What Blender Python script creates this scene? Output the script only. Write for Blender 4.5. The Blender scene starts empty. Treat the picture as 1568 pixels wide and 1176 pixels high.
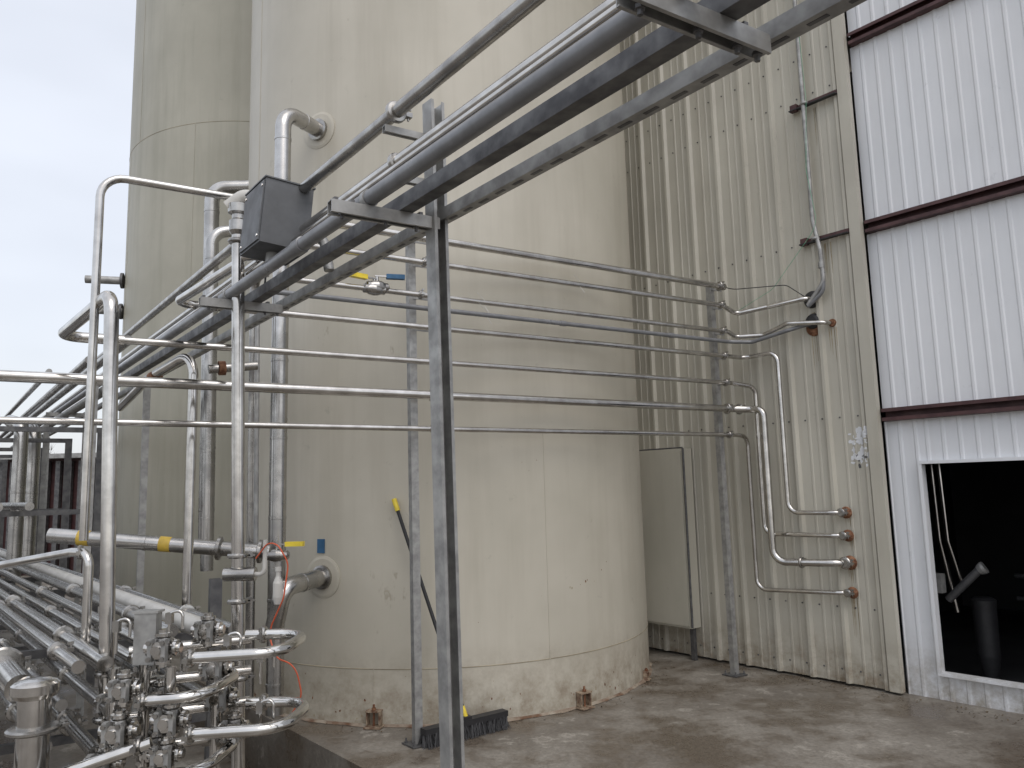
import bpy, math, random
from mathutils import Matrix, Vector
random.seed(7)
scn=bpy.context.scene
V=Vector
# ------------------------------------------------------------------ materials
def newmat(name):
    m=bpy.data.materials.new(name); m.use_nodes=True
    nt=m.node_tree; b=nt.nodes["Principled BSDF"]
    return m,nt,b
def noise(nt,scale,detail=3,rough=.6,stretch=None,coord='Object'):
    tc=nt.nodes.new("ShaderNodeTexCoord"); mp=nt.nodes.new("ShaderNodeMapping")
    nt.links.new(tc.outputs[coord],mp.inputs[0])
    if stretch: mp.inputs['Scale'].default_value=stretch
    n=nt.nodes.new("ShaderNodeTexNoise"); n.inputs['Scale'].default_value=scale; n.inputs['Detail'].default_value=detail; n.inputs['Roughness'].default_value=rough
    nt.links.new(mp.outputs[0],n.inputs['Vector'])
    return n
def ramp(nt,src,stops):
    r=nt.nodes.new("ShaderNodeValToRGB"); nt.links.new(src,r.inputs[0])
    e=r.color_ramp.elements
    e[0].position,e[0].color=stops[0][0],(*stops[0][1],1)
    e[1].position,e[1].color=stops[-1][0],(*stops[-1][1],1)
    for p,c in stops[1:-1]:
        x=e.new(p); x.color=(*c,1)
    return r
def mix(nt,fac,a,b,mode='MIX'):
    m=nt.nodes.new("ShaderNodeMix"); m.data_type='RGBA'; m.blend_type=mode
    if isinstance(fac,(int,float)): m.inputs[0].default_value=fac
    else: nt.links.new(fac,m.inputs[0])
    for s,i in ((a,6),(b,7)):
        if isinstance(s,tuple): m.inputs[i].default_value=(*s,1)
        else: nt.links.new(s,m.inputs[i])
    return m.outputs[2]
def bump(nt,b,src,strength,dist=.01):
    n=nt.nodes.new("ShaderNodeBump"); n.inputs['Strength'].default_value=strength; n.inputs['Distance'].default_value=dist
    nt.links.new(src,n.inputs['Height']); nt.links.new(n.outputs[0],b.inputs['Normal'])
g=lambda x:(x,x,x)
def metal(name,c1,c2,r0,r1,metallic=1.0,scale=9):
    m,nt,b=newmat(name)
    n=noise(nt,scale,3); rc=ramp(nt,n.outputs['Fac'],[(.35,c1),(.65,c2)])
    nt.links.new(rc.outputs[0],b.inputs['Base Color'])
    rr=ramp(nt,n.outputs['Fac'],[(.3,g(r1)),(.7,g(r0))]); nt.links.new(rr.outputs[0],b.inputs['Roughness'])
    b.inputs['Metallic'].default_value=metallic
    return m
def plain(name,c,rough=.5,metallic=0.,var=.15,scale=12):
    return metal(name,tuple(x*(1-var) for x in c),tuple(min(1,x*(1+var)) for x in c),max(.05,rough-.08),min(1,rough+.08),metallic,scale)
STEEL=metal("stainless_steel",(.46,.445,.425),(.64,.625,.60),.10,.21)
STEELD=metal("stainless_steel_weathered",(.29,.28,.27),(.45,.44,.42),.18,.34)
POLISH=metal("polished_steel",(.54,.53,.51),(.68,.67,.65),.06,.14)
ALU=metal("aluminium_jacket",(.36,.355,.345),(.54,.53,.515),.18,.34,1.0,5)
GALV=metal("galvanised_steel",(.26,.26,.255),(.40,.40,.39),.36,.55,.45,14)
GALVD=metal("galvanised_steel_dark",(.09,.09,.095),(.155,.155,.155),.4,.6,.5,14)
PVC=plain("grey_conduit",(.20,.205,.215),.35,.2,.12)
WHITEP=plain("white_pipe",(.52,.51,.48),.4,0,.12,6)
BOX=plain("grey_enclosure",(.10,.105,.112),.5,.1,.1)
BLACK=plain("black_plastic",(.02,.02,.022),.5)
YEL=plain("yellow_vinyl",(.75,.58,.05),.4)
BLUE=plain("blue_tape",(.03,.11,.22),.6)
ORANGE=plain("orange_tube",(.55,.10,.04),.4)
GREEN=plain("green_wire",(.15,.4,.25),.5)
RUST=metal("rust",(.10,.035,.016),(.26,.13,.07),.7,.9,0.,40)
LUG=metal("rusty_lug",(.12,.06,.035),(.36,.29,.21),.6,.85,0.,22)
STAIN=metal("rust_stain",(.30,.24,.16),(.40,.36,.27),.6,.8,0.,16)
GROUT=metal("stained_grout",(.13,.07,.04),(.34,.30,.24),.7,.9,0.,7)
MAROON=metal("maroon_primer",(.050,.021,.023),(.085,.036,.036),.45,.65,0.,8)
LABEL=plain("label_yellow",(.55,.38,.06),.5)
LEAF=metal("dry_debris",(.05,.035,.02),(.16,.12,.07),.8,.9,0.,30)
def dirtz(nt,lo,hi):
    gm=nt.nodes.new("ShaderNodeNewGeometry"); s=nt.nodes.new("ShaderNodeSeparateXYZ"); nt.links.new(gm.outputs['Position'],s.inputs[0])
    mr=nt.nodes.new("ShaderNodeMapRange"); mr.inputs['From Min'].default_value=lo; mr.inputs['From Max'].default_value=hi
    mr.inputs['To Min'].default_value=1; mr.inputs['To Max'].default_value=0
    nt.links.new(s.outputs['Z'],mr.inputs['Value']); return mr.outputs[0]
def mathn(nt,op,a,b):
    m=nt.nodes.new("ShaderNodeMath"); m.operation=op
    for i,s in enumerate((a,b)):
        if isinstance(s,(int,float)): m.inputs[i].default_value=s
        else: nt.links.new(s,m.inputs[i])
    return m.outputs[0]
def painted(name,base,dark,streakcol,zlo=-.1,zhi=.5,rough=.55,stain=.5,dirt=(.17,.12,.07),fine=0):
    m,nt,b=newmat(name)
    big=noise(nt,.9,4,.6); c=ramp(nt,big.outputs['Fac'],[(.34,dark),(.64,base)]).outputs[0]
    st=noise(nt,5,4,.65,(1,1,.07)); sr=ramp(nt,st.outputs['Fac'],[(.48,g(0)),(.76,g(stain))]).outputs[0]
    c=mix(nt,sr,c,streakcol)
    sp=noise(nt,7,5,.75); spr=ramp(nt,sp.outputs['Fac'],[(.64,g(0)),(.74,g(.35))]).outputs[0]
    c=mix(nt,spr,c,tuple(x*.6 for x in dark))
    if fine:
        fn=noise(nt,2.6,5,.8,(1,1,.45)); fr=ramp(nt,fn.outputs['Fac'],[(.655,g(0)),(.70,g(fine)),(.74,g(fine*.4))]).outputs[0]
        c=mix(nt,fr,c,(.24,.20,.14))
    d=dirtz(nt,zlo,zhi); dd=mathn(nt,'MULTIPLY',d,ramp(nt,sp.outputs['Fac'],[(.38,g(.08)),(.66,g(1))]).outputs[0])
    c=mix(nt,dd,c,dirt)
    nt.links.new(c,b.inputs['Base Color']); b.inputs['Roughness'].default_value=rough
    bn=noise(nt,2.2,1,.5); bump(nt,b,bn.outputs['Fac'],.25,.02)
    return m
SILO=painted("silo_cream_paint",(.525,.495,.42),(.45,.425,.355),(.38,.352,.285),-.1,.55,.42,.5,(.19,.14,.09),.5)
SILO2=painted("silo_aged_paint",(.43,.415,.345),(.36,.347,.285),(.285,.28,.22),-.05,.3,.5,.65)
CREAM=painted("cream_metal_siding",(.52,.50,.43),(.44,.42,.36),(.36,.335,.275),-.05,.45,.40,.6)
CAB=painted("cabinet_paint",(.52,.50,.43),(.45,.435,.37),(.36,.34,.28),-.1,.1,.5,.3)
WHITE=painted("white_metal_siding",(.75,.765,.79),(.69,.71,.74),(.52,.52,.52),-.05,.5,.38,.3,(.3,.27,.22))
SEAM=plain("seam_line",(.33,.29,.21),.7,0,.3,3)
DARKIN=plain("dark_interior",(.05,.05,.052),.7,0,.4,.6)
m,nt,b=newmat("concrete_slab"); CONC=m
a=noise(nt,.8,5,.65); c=ramp(nt,a.outputs['Fac'],[(.30,(.125,.108,.088)),(.47,(.19,.171,.145)),(.56,(.24,.22,.19)),(.75,(.29,.27,.236))]).outputs[0]
a2=noise(nt,1.5,6,.74); wet=ramp(nt,a2.outputs['Fac'],[(.42,g(.85)),(.54,g(0))]).outputs[0]
c=mix(nt,wet,c,(.105,.082,.06))
a3=noise(nt,38,3,.7); c=mix(nt,.4,c,ramp(nt,a3.outputs['Fac'],[(.3,g(.25)),(.7,g(.75))]).outputs[0],'OVERLAY')
sc=ramp(nt,a2.outputs['Fac'],[(.585,g(0)),(.63,g(.6)),(.66,g(.1)),(.72,g(.5))]).outputs[0]
c=mix(nt,sc,c,(.40,.375,.33))
nt.links.new(c,b.inputs['Base Color'])
rr=ramp(nt,a2.outputs['Fac'],[(.40,g(.24)),(.54,g(.7))]).outputs[0]; nt.links.new(rr,b.inputs['Roughness'])
bump(nt,b,a3.outputs['Fac'],.35,.006)
# ------------------------------------------------------------------ mesh builder
class B:
    def __init__(s): s.v=[];s.f=[];s.mi=[];s.sm=[];s.mats=[]
    def m(s,mat):
        if mat not in s.mats: s.mats.append(mat)
        return s.mats.index(mat)
    def add(s,vs,fs,mat,smooth=False):
        o=len(s.v); s.v+= [tuple(x) for x in vs]; k=s.m(mat)
        for f in fs: s.f.append([i+o for i in f]); s.mi.append(k); s.sm.append(smooth)
    def fillet(s,pts,R,n=7):
        pts=[V(p) for p in pts]
        if len(pts)<3 or R<=0: return pts
        out=[pts[0]]
        for i in range(1,len(pts)-1):
            p=pts[i]; a=(pts[i-1]-p); c=(pts[i+1]-p); la,lc=a.length,c.length; a.normalize(); c.normalize()
            ang=a.angle(c)
            if ang>math.pi-.02: out.append(p); continue
            d=min(R/math.tan(ang/2),la*.49,lc*.49); r=d*math.tan(ang/2)
            bis=(a+c).normalized(); cen=p+bis*(r/math.sin(ang/2))
            s0=(p+a*d-cen); s1=(p+c*d-cen); tot=s0.angle(s1); ax=s0.cross(s1).normalized()
            for k in range(n+1): out.append(cen+Matrix.Rotation(tot*k/n,3,ax)@s0)
        out.append(pts[-1]); return out
    def tube(s,pts,r,mat,R=0,seg=16,cap=True,n=7):
        p=s.fillet(pts,R,n); 
        q=[p[0]]
        for x in p[1:]:
            if (x-q[-1]).length>1e-5: q.append(x)
        p=q; N=len(p)
        tg=[]
        for i in range(N):
            t=(p[min(i+1,N-1)]-p[max(i-1,0)]).normalized(); tg.append(t)
        up=V((0,0,1)) if abs(tg[0].z)<.9 else V((1,0,0))
        x=tg[0].cross(up).normalized(); vs=[]
        for i in range(N):
            if i: 
                ax=tg[i-1].cross(tg[i])
                if ax.length>1e-7: x=Matrix.Rotation(tg[i-1].angle(tg[i]),3,ax.normalized())@x
            y=tg[i].cross(x).normalized()
            for k in range(seg):
                a=2*math.pi*k/seg; vs.append(p[i]+(x*math.cos(a)+y*math.sin(a))*r)
        fs=[[i*seg+k,i*seg+(k+1)%seg,(i+1)*seg+(k+1)%seg,(i+1)*seg+k] for i in range(N-1) for k in range(seg)]
        s.add(vs,fs,mat,True)
        if cap:
            s.add(vs[:seg],[list(range(seg))[::-1]],mat); s.add(vs[-seg:],[list(range(seg))],mat)
    def lathe(s,p,axis,prof,mat,seg=20,smooth=True):
        p=V(p); t=V(axis).normalized(); up=V((0,0,1)) if abs(t.z)<.9 else V((1,0,0)); x=t.cross(up).normalized(); y=t.cross(x)
        vs=[];
        for d,r in prof:
            for k in range(seg):
                a=2*math.pi*k/seg; vs.append(p+t*d+(x*math.cos(a)+y*math.sin(a))*r)
        n=len(prof)
        for i in range(n-1):
            s.add(vs[i*seg:(i+2)*seg],[[k,(k+1)%seg,seg+(k+1)%seg,seg+k] for k in range(seg)],mat,smooth)
        s.add(vs[:seg],[list(range(seg))[::-1]],mat); s.add(vs[-seg:],[list(range(seg))],mat)
    def box(s,c,ax,ay,az,mat):
        c,ax,ay,az=V(c),V(ax),V(ay),V(az)
        vs=[c+ax*i+ay*j+az*k for i in(-1,1) for j in(-1,1) for k in(-1,1)]
        s.add(vs,[[0,1,3,2],[4,6,7,5],[0,4,5,1],[2,3,7,6],[0,2,6,4],[1,5,7,3]],mat)
    def strut(s,p0,p1,open_dir,mat,w=.0205,t=.003,lip=.009,h=None):
        p0,p1=V(p0),V(p1); d=(p1-p0).normalized(); o=V(open_dir); o=(o-d*o.dot(d)).normalized(); x=d.cross(o).normalized()
        h=h or w
        pr=[(-w,-h),(w,-h),(w,h),(w-lip,h),(w-lip,h-t),(w-t,h-t),(w-t,-h+t),(-w+t,-h+t),(-w+t,h-t),(-w+lip,h-t),(-w+lip,h),(-w,h)]
        n=len(pr); vs=[p0+x*a+o*b_ for a,b_ in pr]+[p1+x*a+o*b_ for a,b_ in pr]
        s.add(vs,[[k,(k+1)%n,n+(k+1)%n,n+k] for k in range(n)]+[list(range(n))[::-1],list(range(n,2*n))],mat)
    def clamp(s,p,axis,r,mat=None):
        mat=mat or STEELD; t=V(axis).normalized()
        s.lathe(V(p)-t*.012,t,[(0,r*1.05),(.002,r*1.45),(.008,r*1.62),(.016,r*1.62),(.022,r*1.45),(.024,r*1.05)],mat)
        up=V((0,0,1)) if abs(t.z)<.8 else V((.7,-.7,0)); side=t.cross(up).normalized()
        q=V(p)+side*(r*1.62+.008)
        s.box(q,side*.012,up*.008,t*.011,mat); s.tube([q-up*.02,q+up*.028],.004,mat,seg=8); s.box(q+up*.026,side*.012,up*.006,t*.004,mat)
    def build(s,name,parent=None):
        me=bpy.data.meshes.new(name); me.from_pydata(s.v,[],s.f)
        for m_ in s.mats: me.materials.append(m_)
        me.polygons.foreach_set("material_index",s.mi); me.polygons.foreach_set("use_smooth",s.sm); me.update()
        o=bpy.data.objects.new(name,me); bpy.context.collection.objects.link(o)
        if parent: o.parent=parent
        return o
def empty(name):
    o=bpy.data.objects.new(name,None); bpy.context.collection.objects.link(o); return o
dp=V((.8486,.529,0)); dr=V((-.64,.768,0)).normalized(); Z=V((0,0,1))
nW=V((.764,.645,0)).normalized()     # into the building
wd=V((-.645,.764,0)).normalized()    # along wall, away from the camera
def L(t,off,z): return V((2.84,6.01,z))+wd*t-nW*off
def P(t,z): return V((-.56,5.10,z))+dp*t
# ------------------------------------------------------------------ ground with drainage trench
gb=B(); e0=V((-1.61,5.58,0)); nT=V((-.768,-.64,0)); far,near=150,-150
def E(a,o,z): 
    p=e0+dr*a+nT*o; return V((p.x,p.y,z))
gb.add([E(near,0,0),E(far,0,0),E(far,-160,0),E(near,-160,0)],[[0,1,2,3]],CONC)
gb.add([E(near,.75,0),E(far,.75,0),E(far,160,0),E(near,160,0)],[[3,2,1,0]],CONC)
gb.add([E(near,0,-.45),E(far,0,-.45),E(far,.75,-.45),E(near,.75,-.45)],[[3,2,1,0]],CONC)
gb.add([E(near,0,-.45),E(far,0,-.45),E(far,0,0),E(near,0,0)],[[0,1,2,3]],CONC)
gb.add([E(near,.75,-.45),E(far,.75,-.45),E(far,.75,0),E(near,.75,0)],[[3,2,1,0]],CONC)
gb.build("ground")
# ------------------------------------------------------------------ silos
def silo(cx,cy,r,mat,seams,vseams,lugs,seg=128,H=13):
    s=B(); c=V((cx,cy,0))
    s.lathe(c,Z,[(0,r),(H,r),(H+.5,r*.8),(H+1.1,r*.15)],mat,seg)
    for z in seams:
        s.lathe(c+Z*(z-.004),Z,[(0,r+.0005),(.002,r+.003),(.005,r+.003),(.007,r+.0005)],SEAM,seg)
    for a,z0,z1 in vseams:
        d=V((math.sin(a),-math.cos(a),0)); tt=V((d.y,-d.x,0))
        s.box(c+d*(r+.001)+Z*((z0+z1)/2),tt*.003,d*.002,Z*((z1-z0)/2),mat)
    n=160
    s.add([c+V((math.cos(2*math.pi*k/n),math.sin(2*math.pi*k/n),0))*(r+(0 if j else .02+.014*math.sin(k*1.7)*math.sin(k*.43)))+Z*(.018 if j else .003) for j in (0,1) for k in range(n)],[[k,(k+1)%n,n+(k+1)%n,n+k] for k in range(n)],GROUT)
    for a,q_ in lugs:
        a=math.radians(a); d=V((math.sin(a),-math.cos(a),0)); tt=V((d.y,-d.x,0))
        s.box(c+d*(r+.026*q_)+Z*.09*q_,tt*.042*q_,d*.024*q_,Z*.005,LUG); s.box(c+d*(r+.032*q_)+Z*.010,tt*.048*q_,d*.034*q_,Z*.005,LUG)
        for k in(-1,1): s.box(c+d*(r+.025*q_)+Z*.05*q_+tt*.036*k*q_,tt*.004,d*.022*q_,Z*.034*q_,LUG)
        s.tube([c+d*(r+.03*q_),c+d*(r+.03*q_)+Z*.125*q_],.008,RUST,seg=8); s.lathe(c+d*(r+.03*q_)+Z*.096*q_,Z,[(0,.016),(.014,.016)],RUST,6,False)
    return s
TC=V((-.65,7.35,0)); TR=1.82
s=silo(TC.x,TC.y,TR,SILO,[.38],[(-.93,.38,13),(.5,.38,2.02),(-.2,0,.38)],[(-11,1.25),(37,1.25),(67,.8),(110,1),(160,1),(210,1),(260,1),(310,1)])
def on_tank(x,z):
    return V((x,TC.y-math.sqrt(TR**2-(x-TC.x)**2),z))
for (x,z) in ((-1.46,4.42),(-1.40,1.0)):
    q=on_tank(x,z); n=(q-V((TC.x,TC.y,z))).normalized()
    s.lathe(q-n*.02,n,[(0,.15),(.022,.15),(.027,.13)],SILO,32); s.lathe(q,n,[(0,.085),(.03,.085),(.034,.07)],STEELD,24)
q=on_tank(-1.415,1.22); n=(q-V((TC.x,TC.y,1.22))).normalized(); tt=V((-n.y,n.x,0))
s.box(q+n*.004,tt*.033,n*.002,Z*.05,BLUE)
for i in range(70):
    x=random.uniform(-1.6,.95); z=abs(random.gauss(0,.14))+.02; w=random.uniform(.002,.009)
    if i<7: x=.48+random.gauss(0,.09); z=.93+random.gauss(0,.05); w=random.uniform(.003,.009)
    elif i<22: z=random.uniform(.2,1.9); w=random.uniform(.0015,.004)
    q=on_tank(x,z); n=(q-V((TC.x,TC.y,z))).normalized(); tt=V((-n.y,n.x,0)); k=6
    s.add([q+n*.0015+tt*w*math.cos(j*1.047)*random.uniform(.5,1.3)+Z*w*1.5*math.sin(j*1.047)*random.uniform(.5,1.3) for j in range(k)],[list(range(k))],RUST if i%3 else STAIN)
s.build("storage_silo")
s=silo(-3.34,10.48,1.82,SILO2,[6.02],[(-.75,6.02,13),(-.2,.4,6.02),(-.95,.4,6.02)],[(x,1) for x in (0,60,120,180,240,300)])
for z,l in ((4.35,.42),(3.95,.28)):
    q=V((-4.92,9.55,z)); s.tube([q,q+V((-l,-.12,.0))],.05,GALV,seg=16); s.lathe(q,V((-1,-.3,0)),[(0,.10),(.03,.10)],GALVD,20)
q=V((-4.95,9.60,1.75)); s.box(q,V((.03,-.015,0)),V((-.01,-.03,0)),Z*.13,GALV)
s.build("storage_silo")
# ------------------------------------------------------------------ building
bld=empty("corrugated_metal_building")
def corrug(t0,t1,z0,z1,off,mat,prof,b):
    pts=[]; t=t0; per=prof[-1][0]
    while t<t1-1e-6:
        for u,h in prof[:-1]:
            if t+u<=t1: pts.append((t+u,h))
        t+=per
    pts.append((t1,0))
    vs=[L(a,off+h,z0) for a,h in pts]+[L(a,off+h,z1) for a,h in pts]; n=len(pts)
    b.add(vs,[[k,k+1,n+k+1,n+k] for k in range(n-1)],mat)
big=[(0,0),(.012,.0),(.03,.03),(.055,.03),(.073,0),(.125,0),(.131,.005),(.145,.005),(.151,0),(.203,0),(.209,.005),(.223,.005),(.229,0),(.30,0)]
def hgt(t):
    u=(t-.05)%.30
    for (a,h0),(c_,h1) in zip(big[:-1],big[1:]):
        if a<=u<=c_: return h0+(h1-h0)*(u-a)/max(1e-6,c_-a)
    return 0
b=B(); corrug(.05,7.0,.02,8.5,0,CREAM,big,b)
for z in (.12,.6,2.1,3.6,4.9,5.25,6.6):
    t=.145
    while t<5.2:
        b.lathe(L(t,.002,z),-nW,[(0,.007),(.003,.007),(.004,.0045),(.008,.0045)],GALVD,8,False); t+=.15
b.build("cream_wall",bld)
b=B(); b.box(L(.02,.012,4.26),wd*.045,nW*.03,Z*4.24,CREAM); b.build("corner_trim",bld)
small=[(0,0),(.02,0),(.030,.007),(.046,.007),(.056,0),(.115,0)]
b=B()
W0,W1,ZB,ZT=-.29,-1.75,.20,1.70
offs=-.07
corrug(W0,-.02,.0,2.04,offs,WHITE,small,b)
corrug(W1,W0,0,ZB,offs,WHITE,small,b); corrug(W1,W0,ZT,2.04,offs,WHITE,small,b); corrug(-5.9,W1,0,2.04,offs,WHITE,small,b)
for z0,z1 in ((2.14,3.56),(3.66,5.18),(5.28,8.5)): corrug(-5.9,-.02,z0,z1,offs,WHITE,small,b)
b.build("white_wall",bld)
b=B()
for z in (2.09,3.61,5.23):
    b.box(L(-3,-.045,z+.045),wd*2.96,nW*.045,Z*.004,MAROON); b.box(L(-3,-.045,z-.045),wd*2.96,nW*.045,Z*.004,MAROON)
    b.box(L(-3,-.075,z),wd*2.96,nW*.004,Z*.044,MAROON); b.box(L(-3,-.003,z+.034),wd*2.96,nW*.003,Z*.012,MAROON); b.box(L(-3,-.003,z-.034),wd*2.96,nW*.003,Z*.012,MAROON)
b.build("steel_girts",bld)
b=B()
mid=(W0+W1)/2; hw=(W0-W1)/2
b.box(L(mid,-.055,ZT+.012),wd*(hw+.025),nW*.035,Z*.012,WHITE); b.box(L(mid,-.055,ZB-.012),wd*(hw+.025),nW*.035,Z*.012,WHITE)
for t in (W0+.012,W1-.012): b.box(L(t,-.055,(ZB+ZT)/2),wd*.012,nW*.034,Z*((ZT-ZB)/2-.001),WHITE)
b.build("window_frame",bld)
b=B()
def quad(a,c,d,e,mat): b.add([a,c,d,e],[[0,1,2,3]],mat)
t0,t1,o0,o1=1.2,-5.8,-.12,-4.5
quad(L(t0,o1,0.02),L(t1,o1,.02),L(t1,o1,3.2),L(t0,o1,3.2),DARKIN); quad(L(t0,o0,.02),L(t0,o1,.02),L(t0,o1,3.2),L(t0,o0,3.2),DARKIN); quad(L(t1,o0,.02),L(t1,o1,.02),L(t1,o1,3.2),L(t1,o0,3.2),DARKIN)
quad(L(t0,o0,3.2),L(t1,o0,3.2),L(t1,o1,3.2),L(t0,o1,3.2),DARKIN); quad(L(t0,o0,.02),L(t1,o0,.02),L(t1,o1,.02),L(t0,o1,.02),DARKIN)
b.tube([L(-.30,-.55,.75),L(-.24,-.5,1.1),L(-.20,-.5,3.1)],.014,STEEL,.1); b.tube([L(-.22,-.6,.55),L(-.16,-.55,1.1),L(-.13,-.55,3.1)],.02,STEEL,.1)
b.lathe(L(-.36,-.75,.02),Z,[(0,.05),(.2,.08),(.55,.085),(.62,.09),(.64,.06)],BLACK,24)
b.tube([L(-.22,-.45,.66),L(-.40,-.45,.84),L(-.47,-.45,.91)],.030,GALVD,.05); b.lathe(L(-.455,-.45,.895),V((.6,-.5,.5)),[(0,.035),(.03,.046),(.05,.046)],GALV,20)
b.box(L(-.22,-.3,.80),wd*.035,nW*.04,Z*.07,GALV); b.box(L(-1.5,-1.8,.5),wd*.8,nW*.3,Z*.45,GALVD)
b.tube([L(-.2,-2.0,.5),L(-2.4,-2.0,.5)],.02,GALVD); b.tube([L(-.2,-2.0,.7),L(-2.4,-2.0,.7)],.02,GALVD)
b.build("interior",bld)
b=B(); b.box(L(.5,-3.2,8.53),wd*6.6,nW*3.3,Z*.03,CREAM); b.box(L(7.0,-3.2,4.2),wd*.03,nW*3.1,Z*4.2,CREAM); b.box(L(-5.95,-3.2,4.2),wd*.03,nW*3.1,Z*4.2,CREAM); b.box(L(.5,-6.3,4.2),wd*6.4,nW*.03,Z*4.2,CREAM)
b.build("roof_and_back",bld)
b=B()
for i in range(80):
    top_=i%2; t=.14+random.gauss(0,.045); z=(1.93 if top_ else 1.78)+random.gauss(0,.035); w=random.uniform(.006,.026); h=random.uniform(.006,.028)
    k=random.randint(6,9); pts=[]
    for j in range(k):
        tt_=t+w*math.cos(2*math.pi*j/k)*random.uniform(.5,1.3); pts.append(L(tt_,hgt(tt_)+.0012+.00004*i,z+h*math.sin(2*math.pi*j/k)*random.uniform(.5,1.3)))
    cc=sum(pts,V((0,0,0)))/k; tc_=(cc-V((2.84,6.01,cc.z))).dot(wd); cc=L(tc_,hgt(tc_)+.0012+.00004*i,cc.z)
    b.add(pts+[cc],[[j,(j+1)%k,k] for j in range(k)],WHITE if i%12 else GALVD)
b.build("sealant_patch",bld)
b=B()
for t,z,l in ((.29,1.31,.10),(.29,1.13,.08),(.29,.91,.14),(.29,.68,.30),(.45,3.0,.35),(.45,2.82,.4),(.29,2.84,.25),(.30,4.76,.3),(.28,3.56,.25)):
    for k in range(4):
        a=t+random.uniform(-.035,.035); l2=l*random.uniform(.5,1.2); w=random.uniform(.003,.007)
        p=[L(a-w,hgt(a-w)+.0015,z),L(a+w,hgt(a+w)+.0015,z),L(a+w*.2,hgt(a)+.0015,z-l2),L(a-w*.2,hgt(a)+.0015,z-l2)]; b.add(p,[[0,1,2,3]],STAIN)
b.build("rust_streaks",bld)
cab=empty("electrical_cabinet")
b=B(); b.box(L(2.12,.10,1.11),wd*.36,nW*.07,Z*.82,CAB); b.build("body",cab)
b=B(); b.box(L(2.12,.176,1.11),wd*.345,nW*.006,Z*.80,CAB); b.tube([L(1.745,.176,.30),L(1.745,.176,1.93)],.011,GALVD,seg=8)
for t in (1.80,2.44): b.box(L(t,.10,.15),wd*.02,nW*.02,Z*.148,GALVD)
b.tube([L(1.77,.15,1.935),L(2.44,.15,1.935)],.01,GALVD,seg=8)
b.build("door_and_legs",cab)
# ------------------------------------------------------------------ support posts
def post(x,y,z1,open_dir,lean=0,w=.026):
    b=B(); b.strut((x+lean,y,.01),(x,y,z1),open_dir,GALV,w=w,lip=w*.42)
    x+=lean
    b.box((x,y,.008),dp*.07,dr*.07,Z*.004,GALVD)
    for i in(-1,1):
        for j in(-1,1): b.lathe(V((x,y,.01))+dp*.05*i+dr*.05*j,Z,[(0,.011),(.012,.011),(.013,.006),(.03,.006)],GALVD,6,False)
    return b
zs8=(3.31,3.14,2.91,2.69,2.46,2.23,2.005)
b=post(-.68,5.16,3.35,dp,.02)
for z in zs8: b.box(V((-.61,5.17,z)),dp*.06,V((-.5,.8,0))*.003,Z*.012,GALV)
b.build("support_post")
b=post(1.79,6.72,3.36,dp,.01)
for z in zs8: b.box(V((1.85,6.72,z)),dp*.06,V((-.5,.8,0))*.003,Z*.012,GALV)
b.build("support_post")
b=post(-.25,2.54,2.94,-dr,.045,.0275); b.build("support_post")
# ------------------------------------------------------------------ pipe rack
rd=V((-.605,.796,0)).normalized()
RB=V((-.25,2.54,0))
def RK(t,s_,z): 
    p=RB+rd*t+dp*s_; return V((p.x,p.y,z))
rk=empty("pipe_rack")
b=B()
TS=(-1.30,0,1.46,4.3,7.2,10.4)
for t in TS:
    b.strut(RK(t,-.37,2.50),RK(t,.01,2.50),-Z,GALV,w=.0205)
for t in TS[3:]: b.strut(RK(t,.0,0),RK(t,.0,2.478),dp,GALV,w=.024); b.strut(RK(t,-.36,0),RK(t,-.36,2.478),dp,GALV,w=.024)
for t in TS[:3]:
    for s_ in (-.33,-.18,-.07,-.01): b.lathe(RK(t,s_,2.486),-Z,[(0,.011),(.008,.011),(.009,.006),(.02,.006)],GALVD,6,False)
    for s_ in (-.355,-.30,-.06): b.box(RK(t,s_,2.524),dp*.006,rd*.018,Z*.006,GALVD)
b.build("cross_struts",rk)
b=B()
b.strut(RK(-3.4,.035,2.535),RK(12,.035,2.535),Z,GALV,w=.0205)
for i in range(60):
    b.box(RK(-3.3+i*.09,.035,2.5140),rd*.022,dp*.0055,Z*.0008,GALVD)
b.strut(RK(-3.4,-.115,2.547),RK(12,-.115,2.547),V((.5,-.3,0)),GALVD,w=.025,h=.025,lip=.005)
b.build("channels",rk)
b=B(); b.tube([RK(-3.4,-.238,2.549),RK(12,-.238,2.549)],.026,PVC,seg=24)
for t in TS[:3]: b.lathe(RK(t,-.238,2.549),rd,[(-.012,.027),(-.012,.030),(.012,.030),(.012,.027)],GALV)
b.lathe(RK(.55,-.238,2.549),rd,[(0,.026),(.002,.031),(.07,.031),(.072,.026)],PVC)
b.build("conduit",rk)
def ppipe(pts,r,mat=STEEL,R=.09,clamps=(),name="process_pipe",build=True):
    b=B(); b.tube(pts,r,mat,R,seg=20)
    for p,a in clamps: b.clamp(p,a,r)
    return b.build(name) if build else b
ppipe([RK(-3.4,-.13,2.885),RK(12,-.13,2.885)],.024,STEELD,clamps=[(RK(.02,-.13,2.885),rd),(RK(-2.0,-.13,2.885),rd)])
ppipe([RK(-3.4,-.13,2.705),RK(12,-.13,2.705)],.020,STEEL,clamps=[(RK(.02,-.13,2.705),rd)])
ppipe([RK(-3.4,-.17,2.655),RK(-1.4,-.17,2.655),RK(12,-.17,2.61)],.012,STEEL)
b=B(); b.strut(RK(.03,-.17,2.82),RK(.03,.0,2.82),-Z,GALV,w=.012); b.strut(RK(.03,-.17,2.655),RK(.03,.0,2.655),-Z,GALV,w=.012); b.build("pipe_hanger")
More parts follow.
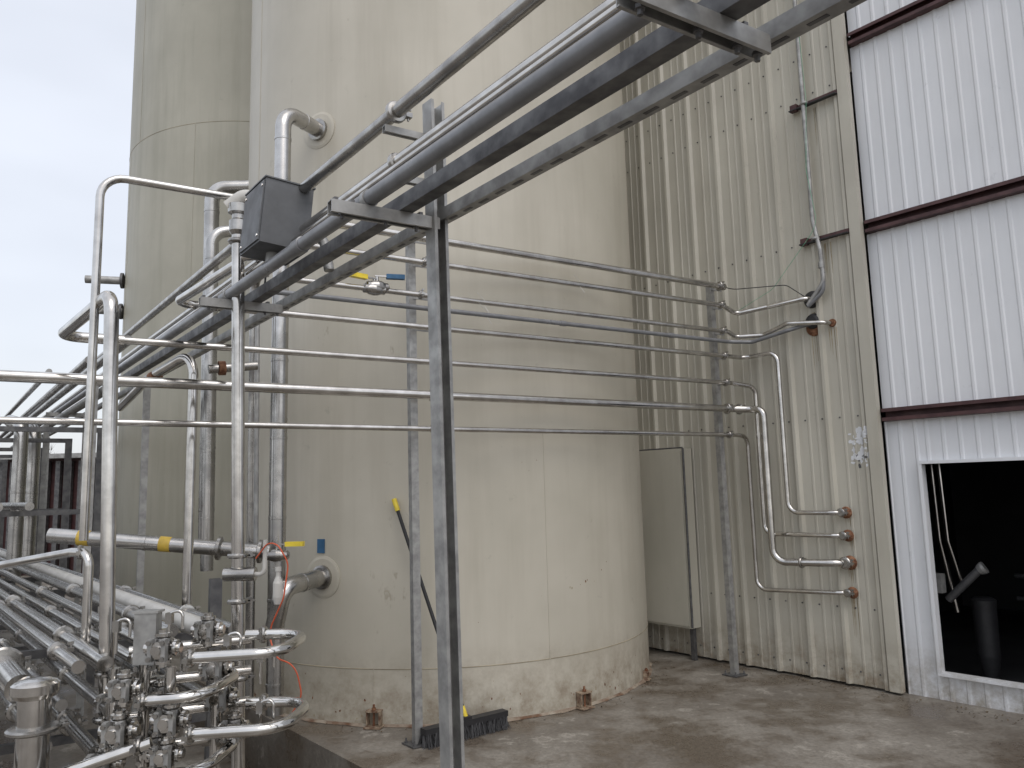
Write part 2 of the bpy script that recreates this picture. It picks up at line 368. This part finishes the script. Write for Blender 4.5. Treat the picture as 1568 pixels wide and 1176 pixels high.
for k,(s_,z,r,mt) in enumerate(((-.40,2.56,.03,STEELD),(-.52,2.52,.026,STEELD),(-.30,2.42,.03,GALV),(-.62,2.60,.022,STEELD))):
    ppipe([RK(2.9+k*.6,s_,z),RK(12,s_,z)],r,mt)
# ------------------------------------------------------------------ horizontal runs
TL,TRr=.03,2.83
cl=lambda z:[(P(TL,z),dp),(P(TRr,z),dp)]
b=ppipe([P(-.75,3.31),P(2.86,3.31)],.026,build=False,clamps=cl(3.31)); b.lathe(P(2.86,3.31),dp,[(0,.03),(.03,.03),(.035,.02)],STEELD)
b.tube([P(2.89,3.31),P(3.0,3.30),L(.62,.10,3.26),L(.45,.03,3.10)],.004,BLACK,.1,seg=6); b.build("process_pipe")
b=ppipe([P(-.95,3.14),P(2.86,3.14),P(3.02,3.08),L(.80,.12,3.10),L(.47,.09,3.11),L(.43,-.02,3.11)],.021,R=.07,build=False,clamps=cl(3.14)+[(P(-.02,3.14),dp)]); b.lathe(L(.45,.0,3.11),-nW,[(0,.075),(.012,.07),(.03,.04)],BLACK)
b.build("process_pipe")
b=ppipe([P(-.9,2.91),P(2.9,2.91),P(3.0,2.87),L(.86,.12,2.86),L(.62,.13,2.92),L(.33,.10,2.88),L(.29,-.02,2.88)],.019,R=.07,build=False,clamps=cl(2.91)+[(P(-.05,2.91),dp)]); b.lathe(L(.29,.0,2.88),-nW,[(0,.035),(.02,.03)],RUST)
b.build("process_pipe")
b=ppipe([P(-1.1,2.82),P(2.9,2.82),L(.95,.16,2.81),L(.62,.13,2.86),L(.46,.04,2.90),L(.45,-.02,2.90)],.017,PVC,.06,build=False); b.lathe(L(.45,.0,2.87),-nW,[(0,.075),(.01,.07),(.02,.04)],RUST); b.lathe(L(.45,.01,2.92),-nW,[(0,.07),(.02,.06),(.03,.04)],BLACK)
for t in (1.1,2.2): b.lathe(P(t,2.82),dp,[(0,.017),(.002,.021),(.05,.021),(.052,.017)],PVC)
b.build("electrical_conduit")
def wall_end(b,z,r,t=.29):
    b.lathe(L(t,.036,z),-nW,[(0,r+.026),(.01,r+.022),(.03,r+.006)],RUST); b.clamp(L(t+.02,.085,z),nW,r)
V1=V((-1.67,3.15,0)); V2=V((-1.29,3.55,0))
b=B(); z=2.69; j=P(-1.58,z)
b.tube([V2+Z*z,j,j+dp*.25],.024,STEEL,.09,seg=20); b.tube([j+dp*.25,P(2.88,z),L(1.06,.13,z),L(.739,.12,z+.005),L(.739,.12,1.34),L(.34,.11,1.34),L(.29,-.03,1.34)],.020,STEEL,.09,seg=20)
for p,a in cl(z): b.clamp(p,a,.020)
wall_end(b,1.34,.022); b.build("process_pipe")
b=B(); z=2.455; j=P(-2.13,z); V1b=V1+V((.07,0,0))
b.tube([V1b+Z*.1,V1+Z*z,j,j+dp*.3],.0285,STEEL,.09,seg=24); b.tube([j+dp*.3,P(2.9,z),L(.986,.10,z-.03),L(.986,.10,1.16),L(.34,.10,1.16),L(.29,-.03,1.16)],.020,STEEL,.08,seg=20)
for p,a in cl(z): b.clamp(p,a,.020)
wall_end(b,1.16,.022); b.clamp(V1.lerp(V1b,.65)+Z*.92,Z,.0285); b.clamp(V1.lerp(V1b,.7)+Z*.75,Z,.0285); b.build("process_pipe")
b=B(); z=2.23
b.tube([P(-5,z),P(2.9,z),L(.98,.22,z-.01),L(.85,.22,z-.02),L(.85,.22,.94),L(.36,.14,.95),L(.29,-.03,.95)],.030,STEEL,.11,seg=24)
for p,a in cl(z)+[(P(2.98,z),dp)]: b.clamp(p,a,.029)
b.clamp(L(.62,.18,.945),wd,.029)
wall_end(b,.95,.030); b.build("process_pipe")
b=B(); z=2.005
b.tube([P(-5,z),P(2.93,z),L(1.084,.12,z-.01),L(1.084,.12,.69),L(.34,.10,.72),L(.29,-.03,.72)],.0185,STEEL,.09,seg=20)
for p,a in cl(z): b.clamp(p,a,.019)
wall_end(b,.72,.020); b.build("process_pipe")
# ------------------------------------------------------------------ riser with top valve, vent
b=B(); V2b=V2+V((.06,0,0))
b.tube([V2b+Z*.05,V2+Z*2.84],.029,STEEL,seg=24)
for z in (2.80,1.33,1.13,.80): b.clamp(V2.lerp(V2b,1-z/2.84)+Z*z,Z,.029)
b.lathe(V2+Z*2.83,Z,[(0,.03),(.02,.042),(.07,.042),(.08,.03),(.10,.03),(.11,.048),(.15,.05),(.16,.03)],STEELD)
b.tube([V2+V((-.05,0,2.97)),V2+V((.03,0,3.03)),V2+V((.09,.0,3.0))],.035,WHITEP,.05)
b.lathe(V2+V((.10,-.02,2.72)),V((1,-.2,0)),[(0,.03),(.01,.045),(.03,.045),(.04,.03),(.06,.03)],STEELD); b.tube([V2+Z*2.72,V2+V((.14,-.02,2.72)),V2+V((.14,-.02,2.62))],.018,STEEL,.03)
b.tube([V2+Z*1.25+V((-.02,-.02,0)),V2+Z*1.25+V((.12,-.02,0))],.03,STEELD); b.tube([V2+Z*1.25+V((.06,0,0)),V2+Z*1.25+V((.17,-.05,0)),V2+V((.17,-.05,1.4))],.01,WHITEP,.03,seg=10)
b.build("riser_pipe")
b=B(); q=V2+V((.01,.05,3.03)); b.tube([q,q-dp*.62,q-dp*.62-Z*1.6],.018,STEEL,.10,seg=18); b.tube([q,q+V((.02,-.03,-.1)),q+V((.12,.0,-.25)),q+V((.10,.0,-.5))],.005,BLACK,.04,seg=6)
b.build("vent_pipe")
b=B(); v3=V((-1.93,4.62,0)); b.tube([v3+Z*.3,v3+Z*2.48,v3+V((-.42,.30,2.36)),v3+V((-.9,.9,2.25))],.028,STEEL,.12,seg=20); b.lathe(v3+V((-.34,.25,2.37)),V((-.7,.6,-.1)),[(0,.04),(.06,.04)],RUST)
b.tube([v3+V((.05,.1,2.38)),v3+V((.3,.25,2.42))],.028,STEELD); b.lathe(v3+V((.1,.13,2.39)),V((1,.6,.1)),[(0,.045),(.04,.045)],RUST); b.build("process_pipe")
# ------------------------------------------------------------------ insulated (jacketed) pipes
def jack(b,pts,r,R=.14):
    b.tube(pts,r,ALU,R,seg=24)
    for i in range(len(pts)-1):
        a,c=V(pts[i]),V(pts[i+1]); d=(c-a); l=d.length; d.normalize(); k=.22
        while k<l-.15:
            b.lathe(a+d*k,d,[(0,r),(.002,r+.003),(.02,r+.003),(.022,r)],ALU,24); k+=.55
b=B(); jack(b,[on_tank(-1.46,4.42)+V((.03,.06,0)),(-1.64,5.38,4.42),(-1.64,5.38,.15)],.058); 
q=on_tank(-1.40,1.0); jack(b,[q,(-1.57,5.30,.98),(-1.64,5.34,.70)],.062,.1); b.build("insulated_pipe")
b=B(); jack(b,[(-2.2,7.0,4.5),(-2.76,6.9,4.46),(-2.73,6.9,1.2)],.066); b.build("insulated_pipe")
b=B(); jack(b,[(-2.35,6.5,3.9),(-2.55,6.4,3.85),(-2.52,6.4,1.0)],.05); b.build("insulated_pipe")
b=B(); b.tube([(-1.80,5.35,.2),(-1.82,5.35,3.1),(-1.5,5.0,3.3)],.03,STEELD,.1); b.tube([(-1.74,5.25,1.2),(-1.76,5.25,3.0)],.015,GALV); b.build("process_pipe")
b=B(); pa,pb=V((-1.60,5.1,1.23)),V((-2.95,4.95,1.38)); jack(b,[pa,pb],.047,0); dd_=(pb-pa).normalized()
for k in (.62,1.12): b.lathe(pa+dd_*k,dd_,[(0,.0485),(.07,.0485)],LABEL,24)
for k in (.04,.30): b.lathe(pa+dd_*k,dd_,[(0,.05),(.01,.075),(.03,.075),(.04,.05)],STEELD,24)
b.build("insulated_pipe")
def ballvalve(p,ax,hd,col=None):
    p,ax,hd=V(p),V(ax).normalized(),V(hd).normalized(); b=B(); col=col or YEL
    b.lathe(p-ax*.08,ax,[(0,.018),(.01,.03),(.03,.03),(.05,.038),(.08,.042),(.11,.038),(.13,.03),(.15,.03),(.16,.018)],STEELD)
    b.tube([p,p+Z*.07],.01,STEEL,seg=10); b.box(p+Z*.07+hd*.03,hd*.045,hd.cross(Z)*.011,Z*.004,STEEL); b.box(p+Z*.07+hd*.12,hd*.06,hd.cross(Z)*.018,Z*.015,col)
    return b
ballvalve(P(-.38,2.91),dp,-dp+V((0,-.3,0))).build("ball_valve"); ballvalve(P(-.36,2.93),dp,dp+V((0,-.3,0)),BLUE).build("ball_valve")
bb=ballvalve((-1.55,5.08,1.21),(1,.1,0),(1,-.1,0)); bb.build("ball_valve")
# ------------------------------------------------------------------ junction box on rack
b=B(); jc=RK(.95,-.20,2.757); tl=Matrix.Rotation(math.radians(5),3,rd); ja,jb,jz=tl@dp,rd,tl@Z
b.box(jc,ja*.10,jb*.125,jz*.140,BOX); b.box(jc-ja*.1035,ja*.003,jb*.115,jz*.13,BOX); b.box(jc+jz*.143,ja*.106,jb*.131,jz*.003,BOX)
for i in (-1,1):
    for k in (-1,1): b.lathe(jc-ja*.106+jb*.10*i+jz*.11*k,-ja,[(0,.007),(.004,.006)],STEEL,8)
b.tube([jc+ja*.09-jz*.06-jb*.09,jc+ja*.17-jz*.05-jb*.1,jc+ja*.20-jz*.20-jb*.12],.022,GALV,.05)
b.lathe(jc+ja*.10-jz*.06-jb*.09,ja,[(0,.03),(.02,.03)],GALV,8,False)
b.tube([jc-jz*.14,jc-jz*.20],.03,GALV); b.build("junction_box")
# ------------------------------------------------------------------ lower left pipe bundle
def LB(s_,a,z): 
    p=V((-1.67,2.8,0))+dp*s_+dr*a; return V((p.x,p.y,z))
for s_,a0,z,r,mt in ((-.02,.30,.90,.052,STEEL),(.14,.15,.98,.024,STEEL),(.24,.2,.97,.03,STEEL),(.36,.3,.96,.022,STEEL),(.46,.45,.98,.026,STEEL),(.56,.5,1.02,.028,STEELD),(.72,.52,1.0,.045,WHITEP),(.86,.6,.98,.03,STEELD),(-.13,.45,.80,.024,STEELD),(-.22,.35,.74,.024,STEELD),(-.10,.3,.68,.024,STEEL),(.05,.2,.70,.028,STEELD),(.2,.1,.68,.024,STEELD),(-.32,.1,.62,.024,STEELD),(.3,.2,.55,.03,STEELD),(.42,.3,.80,.026,STEELD),(.55,.4,.78,.03,STEELD),(.68,.4,.74,.03,STEELD),(.1,.2,.84,.022,STEELD),(.24,.1,.82,.026,STEELD),(-.2,.3,.5,.03,STEELD),(-.05,.3,.45,.03,STEELD)):
    b=B(); b.tube([LB(s_,a0,z),LB(s_,13,z)],r,mt,seg=20)
    if mt is not WHITEP:
        b.clamp(LB(s_,a0+random.uniform(.3,.9),z),dr,r); b.clamp(LB(s_,a0+random.uniform(1.5,3),z),dr,r)
    b.build("process_pipe")
b=B()
for a in (1.3,4.2,5.6,7.2,8.8,10.2):
    for s_ in (-.42,1.0): b.strut(LB(s_,a,0),LB(s_,a,2.2 if a>2 else 1.15),dp,GALVD,w=.03)
    for z in (.44,.86): b.strut(LB(-.42,a,z),LB(1.0,a,z),-Z,GALVD)
    if a>2: b.strut(LB(-.42,a,2.18),LB(1.0,a,2.18),-Z,GALVD); b.strut(LB(-.42,a,1.5),LB(1.0,a,1.5),-Z,GALVD)
b.build("pipe_support_frame")
for s_,z,r in ((-.35,2.23,.03),(-.2,2.23,.04),(0,2.24,.03),(.2,1.56,.04),(.4,1.56,.03),(-.1,1.56,.03)): ppipe([LB(s_,3.4,z),LB(s_,13,z)],r,STEELD)
for s_,a in ((.55,5.2),(.75,5.9),(.4,6.4),(.15,4.6)):
    b=B(); jack(b,[LB(s_,a,.9),LB(s_,a,2.3),LB(s_,a+.8,2.4)],.06,.12); b.build("insulated_pipe")
b=B(); sx=V((-1.725,2.86,0)); b.lathe(sx,Z,[(0,.054),(.30,.054),(.60,.054),(.905,.054),(.91,.068),(.925,.078),(.955,.078),(.962,.068),(.968,.05),(.972,.02)],STEEL,32); b.clamp(sx+Z*.80,Z,.054); b.tube([sx+Z*.84,sx+V((-.14,.18,.90))],.045,STEEL); b.build("strainer_housing")
b=B(); b.tube([(-3.0,4.0,1.22),(-2.05,3.62,1.36),(-1.93,3.55,1.36),(-1.93,3.55,.9)],.02,STEEL,.06); b.clamp((-2.0,3.6,1.36),(1,.4,0),.02); b.build("process_pipe")
# ------------------------------------------------------------------ valve manifold
vm=empty("valve_manifold")
def MX(u): return -1.21+(u-300)*.00254
def MZ(v): return 1.02-(v-1000)*.00245
b=B()
def ubend(u0,u1,v,yn=2.92,yf=3.25,r=.021,up=0):
    z=MZ(v); b.tube([(MX(u0),yn,z),(MX(u1),yn,z+.012),(MX(u1)+.02,yf,z+.02+up),(MX(u0)+.1,yf,z+.02+up)],r,POLISH,.11,seg=20,n=9)
    b.clamp((MX(u0)+.01,yn,z),(1,0,0),r)
    b.clamp((MX(u0)+.17,yf,z+.02+up),(1,0,0),r)
ubend(300,432,1002); ubend(235,322,1062); ubend(303,438,1110); ubend(235,322,1168)
z=MZ(1150); b.tube([(MX(82),2.9,MZ(1100)),(MX(88),2.82,z),(MX(140),2.82,z),(MX(255),2.9,MZ(1118))],.021,POLISH,.06,seg=20); b.clamp((MX(240),2.895,MZ(1121)),(1,0,.1),.021)
b.build("jumper_bends",vm)
def valve(b,p,s_=1.0):
    p=V(p)
    b.lathe(p-Z*.05*s_,Z,[(0,.022*s_),(.01*s_,.034*s_),(.03*s_,.038*s_),(.05*s_,.04*s_),(.07*s_,.038*s_),(.09*s_,.034*s_),(.1*s_,.022*s_)],STEELD,18)
    for ax in (V((1,0,0)),V((0,1,0)),Z):
        for sg in (-1,1):
            b.lathe(p+ax*.035*s_*sg,ax*sg,[(0,.02*s_),(.012*s_,.02*s_),(.013*s_,.034*s_),(.026*s_,.034*s_),(.027*s_,.02*s_),(.04*s_,.02*s_)],STEEL,18)
    for sg in (-1,1):
        q=p+V((0,-.052*s_,.0))+V((sg*.028*s_,0,0))
        b.box(q,V((.008,0,0)),V((0,.014,0)),Z*.045*s_,GALV)
        for zz in (-.032,.032):
            b.tube([q+Z*zz*s_-V((0,.02,0)),q+Z*zz*s_+V((0,.02,0))],.0045,STEEL,seg=8); b.lathe(q+Z*zz*s_-V((0,.026,0)),V((0,1,0)),[(0,.009),(.008,.009)],STEELD,6,False)
b=B()
for (u,v,y) in ((250,992,3.0),(285,980,3.2),(215,1012,3.1),(205,1045,2.95),(228,1075,3.12),(268,1095,2.98),(200,1105,2.95),(268,1140,2.95),(180,1150,2.95),(225,1150,3.1),(300,1040,3.2),(330,1135,3.2),(160,1080,3.1),(300,1090,3.25)):
    valve(b,(MX(u),y,MZ(v)),random.uniform(.8,.98))
for u,y in ((215,3.05),(262,3.0),(300,3.2),(180,3.0)): b.tube([(MX(u),y,.05),(MX(u),y,MZ(1020))],.02,STEEL)
for v in (1000,1050,1100,1150): b.tube([(MX(180),3.1,MZ(v)-.01),(MX(340),3.3,MZ(v)-.01)],.02,STEEL)
b.build("valve_bodies",vm)
b=B()
for (u,v) in ((180,950),(258,940),(395,1000),(395,1075),(345,975)):
    x,z=MX(u),MZ(v); b.tube([(x,3.0,z-.12),(x,3.0,z),(x+.05,3.0,z+.01),(x+.05,3.0,z-.06)],.006,STEEL,.02,seg=8); b.box((x,3.0,z-.02),V((.012,0,0)),V((0,.012,0)),Z*.02,STEELD)
b.box((MX(217),3.05,MZ(980)),V((.042,0,0)),V((0,.025,0)),Z*.095,GALV); b.box((MX(217),3.05,MZ(940)),V((.05,0,0)),V((0,.03,0)),Z*.004,GALV)
b.build("fittings",vm)
b=B()
pts=[(-1.16,3.5,1.32),(-1.07,3.45,1.42),(-1.0,3.45,1.30),(-1.02,3.45,1.15),(-1.1,3.5,1.0),(-1.05,3.45,.9),(-.95,3.4,.88),(-.92,3.4,.75),(-.98,3.4,.66)]
b.tube(pts,.0035,ORANGE,.08,seg=6); b.build("air_hose")
b=B(); b.lathe((-1.06,3.5,1.12),Z,[(0,.016),(.03,.022),(.09,.022),(.12,.010),(.14,.010),(.142,.014),(.16,.014)],WHITEP,18); b.build("sample_bottle")
# ------------------------------------------------------------------ conduit on building wall
wc=empty("wall_conduit")
b=B(); b.tube([L(.355,.07,8.4),L(.355,.07,3.76),L(.31,.07,3.5),L(.30,.07,3.22),L(.45,.08,3.05)],.019,GALV,.12,seg=16); b.lathe(L(.31,.07,3.34),Z,[(0,.026),(.05,.026)],GALV,16); b.lathe(L(.355,.07,5.55),Z,[(0,.024),(.05,.024)],GALV,16); b.tube([L(.30,.07,3.3),L(.31,.07,3.14),L(.45,.08,3.04)],.017,PVC,.1); b.build("conduit",wc)
b=B()
for z in (4.80,3.60):
    b.box(L(.28,.036,z),wd*.21,nW*.004,Z*.022,MAROON); b.box(L(.28,.055,z-.018),wd*.21,nW*.022,Z*.004,BLACK)
    b.box(L(.45,.05,z),wd*.03,nW*.02,Z*.03,MAROON); b.clamp(L(.345,.07,z),Z,.02,GALV)
b.build("brackets",wc)
b=B(); b.tube([L(.33,.10,5.6),L(.31,.10,4.8),L(.36,.10,4.2),L(.30,.10,3.7),L(.75,.10,3.25),L(1.1,.12,3.12)],.0022,GREEN,.2,seg=5); b.build("loose_wire",wc)
b=B()
for t,z in ((.45,2.9),(.47,2.82),(1.3,3.14)):
    q=P(t,z); b.tube([q+V((0,-.02,.02)),q+V((-.05,-.06,.07))],.002,WHITEP,seg=5); b.tube([q+V((0,-.02,-.02)),q+V((.03,-.06,-.08))],.002,WHITEP,seg=5)
b.build("cable_tie")
# ------------------------------------------------------------------ push broom
br=empty("push_broom")
hc=V((-.36,5.29,.075)); hd=V((.80,.6,0)).normalized(); hn=V((hd.y,-hd.x,0))
b=B(); b.box(hc+Z*.02,hd*.32,hn*.034,Z*.018,BLACK); b.box(hc+Z*.045,hd*.03,hn*.03,Z*.012,BLACK); b.box(hc-Z*.02,hd*.31,hn*.022,Z*.03,BLACK); b.build("head",br)
b=B()
for i in range(1500):
    p=hc+hd*random.uniform(-.315,.315)+hn*random.uniform(-.034,.034)+Z*.01; q=p+hd*random.uniform(-.03,.03)+hn*random.uniform(-.045,.045)-Z*.083
    w=V((.003,0,0)); b.add([p-w,p+w,q+w*.6,q-w*.6],[[0,1,2,3]],BLACK)
b.build("bristles",br)
top=V((-.84,5.50,1.50)); j=hc+Z*.05; d=(top-j).normalized()
b=B(); b.tube([j,j+d*.07],.016,YEL,seg=12); b.tube([j+d*.06,top],.0125,BLACK,seg=12); b.tube([top-d*.04,top+d*.05],.018,YEL,seg=12); b.build("handle",br)
# small dry litter along the wall foot and slab
b=B()
for i in range(330):
    if i%3: p=L(random.uniform(-1.2,1.6),abs(random.gauss(0,.10))+.05,.004)
    else: 
        a=random.uniform(-.6,1.3); p=TC+V((math.sin(a),-math.cos(a),0))*(TR+abs(random.gauss(0,.07))+.02)+Z*.004
    s_=random.uniform(.003,.012); a=random.uniform(0,6.28); x=V((math.cos(a),math.sin(a),random.uniform(-.1,.3)))*s_; y=V((-math.sin(a),math.cos(a),random.uniform(0,.4)))*s_*random.uniform(.2,.7)
    b.add([p-x,p-y,p+x+Z*.003,p+y+Z*.003],[[0,1,2,3]],LEAF)
b.build("dry_litter")
# ------------------------------------------------------------------ distance
m,nt,bb_=newmat("bare_tree"); bb_.inputs['Base Color'].default_value=(.09,.08,.07,1); bb_.inputs['Roughness'].default_value=.9; TREE=m
b=B()
for i in range(30):
    x=-72+i*1.7+random.uniform(-.6,.6); y=66+random.uniform(-5,6); h=random.uniform(3,6)
    b.lathe((x,y,0),Z,[(0,.14),(h*.5,.09),(h*.9,.03)],TREE,6)
    for k in range(60):
        z=random.uniform(.2,.95)*h; a=random.uniform(0,6.28); l=random.uniform(.6,1.5)*(1.15-z/h)*1.8
        p=V((x,y,z)); q=p+V((math.cos(a)*l,math.sin(a)*l,l*.8)); w=V((.03,0,0)); b.add([p-w,p+w,q],[[0,1,2]],TREE)
        for kk in range(5):
            s0=p.lerp(q,random.uniform(.3,1)); e=s0+V((random.uniform(-.5,.5),random.uniform(-.5,.5),random.uniform(.1,.7))); w2=V((.02,0,.01)); b.add([s0-w2,s0+w2,e],[[0,1,2]],TREE)
b.build("distant_trees")
b=B()
for k in range(50):
    b.box((-21+k*.25,17.0,1.25),V((.05,0,0)),V((0,.05,0)),Z*1.2,GALVD)
b.box((-15,18.5,1.25),V((6.2,0,0)),V((0,1.4,0)),Z*1.25,MAROON); b.box((-15,18.4,2.55),V((6.4,0,0)),V((0,1.7,0)),Z*.05,GALV)
b.build("storage_shed")
# ------------------------------------------------------------------ sky and light
w=bpy.data.worlds.new("World"); scn.world=w; w.use_nodes=True; nt=w.node_tree; nt.nodes.clear()
out=nt.nodes.new("ShaderNodeOutputWorld"); add=nt.nodes.new("ShaderNodeAddShader"); b1=nt.nodes.new("ShaderNodeBackground"); b2=nt.nodes.new("ShaderNodeBackground")
sky=nt.nodes.new("ShaderNodeTexSky"); sky.sky_type='NISHITA'; sky.sun_disc=False; sky.sun_elevation=math.radians(52); sky.sun_rotation=math.radians(155); sky.dust_density=4
nt.links.new(sky.outputs[0],b1.inputs[0]); b1.inputs[1].default_value=.05
tc=nt.nodes.new("ShaderNodeTexCoord"); sep=nt.nodes.new("ShaderNodeSeparateXYZ"); nt.links.new(tc.outputs['Generated'],sep.inputs[0])
gr=ramp(nt,sep.outputs['Z'],[(0.0,(.62,.63,.65)),(.12,(.67,.68,.71)),(.5,(.68,.70,.745)),(1.0,(.88,.88,.90))])
mp=nt.nodes.new("ShaderNodeMapping"); mp.inputs['Scale'].default_value=(1,1,3); nt.links.new(tc.outputs['Generated'],mp.inputs[0])
cn=nt.nodes.new("ShaderNodeTexNoise"); cn.inputs['Scale'].default_value=2.2; cn.inputs['Detail'].default_value=3; nt.links.new(mp.outputs[0],cn.inputs[0])
cr=ramp(nt,cn.outputs['Fac'],[(.3,g(.84)),(.7,g(1.0))])
nt.links.new(mix(nt,1.0,gr.outputs[0],cr.outputs[0],'MULTIPLY'),b2.inputs[0]); b2.inputs[1].default_value=1.2
nt.links.new(b1.outputs[0],add.inputs[0]); nt.links.new(b2.outputs[0],add.inputs[1]); nt.links.new(add.outputs[0],out.inputs[0])
sl=bpy.data.lights.new("sun",'SUN'); sl.energy=.7; sl.angle=math.radians(40); sl.color=(1,.985,.965); so=bpy.data.objects.new("sun",sl); bpy.context.collection.objects.link(so)
az,el=math.radians(155),math.radians(52)
sd=V((math.sin(az)*math.cos(el),math.cos(az)*math.cos(el),math.sin(el)))
so.rotation_euler=sd.to_track_quat('Z','Y').to_euler()
# ------------------------------------------------------------------ camera
cd=bpy.data.cameras.new("camera"); cd.sensor_width=36; cd.lens=36*1180/1568; cd.clip_end=2000; cd.clip_start=.02
co=bpy.data.objects.new("camera",cd); bpy.context.collection.objects.link(co)
R=(Matrix.Rotation(math.radians(97.7),4,'X')@Matrix.Rotation(math.radians(-1.5),4,'Z')); co.matrix_world=Matrix.Translation((0,0,1.6))@R
scn.camera=co
scn.view_settings.view_transform='Standard'; scn.view_settings.look='None'; scn.view_settings.exposure=0
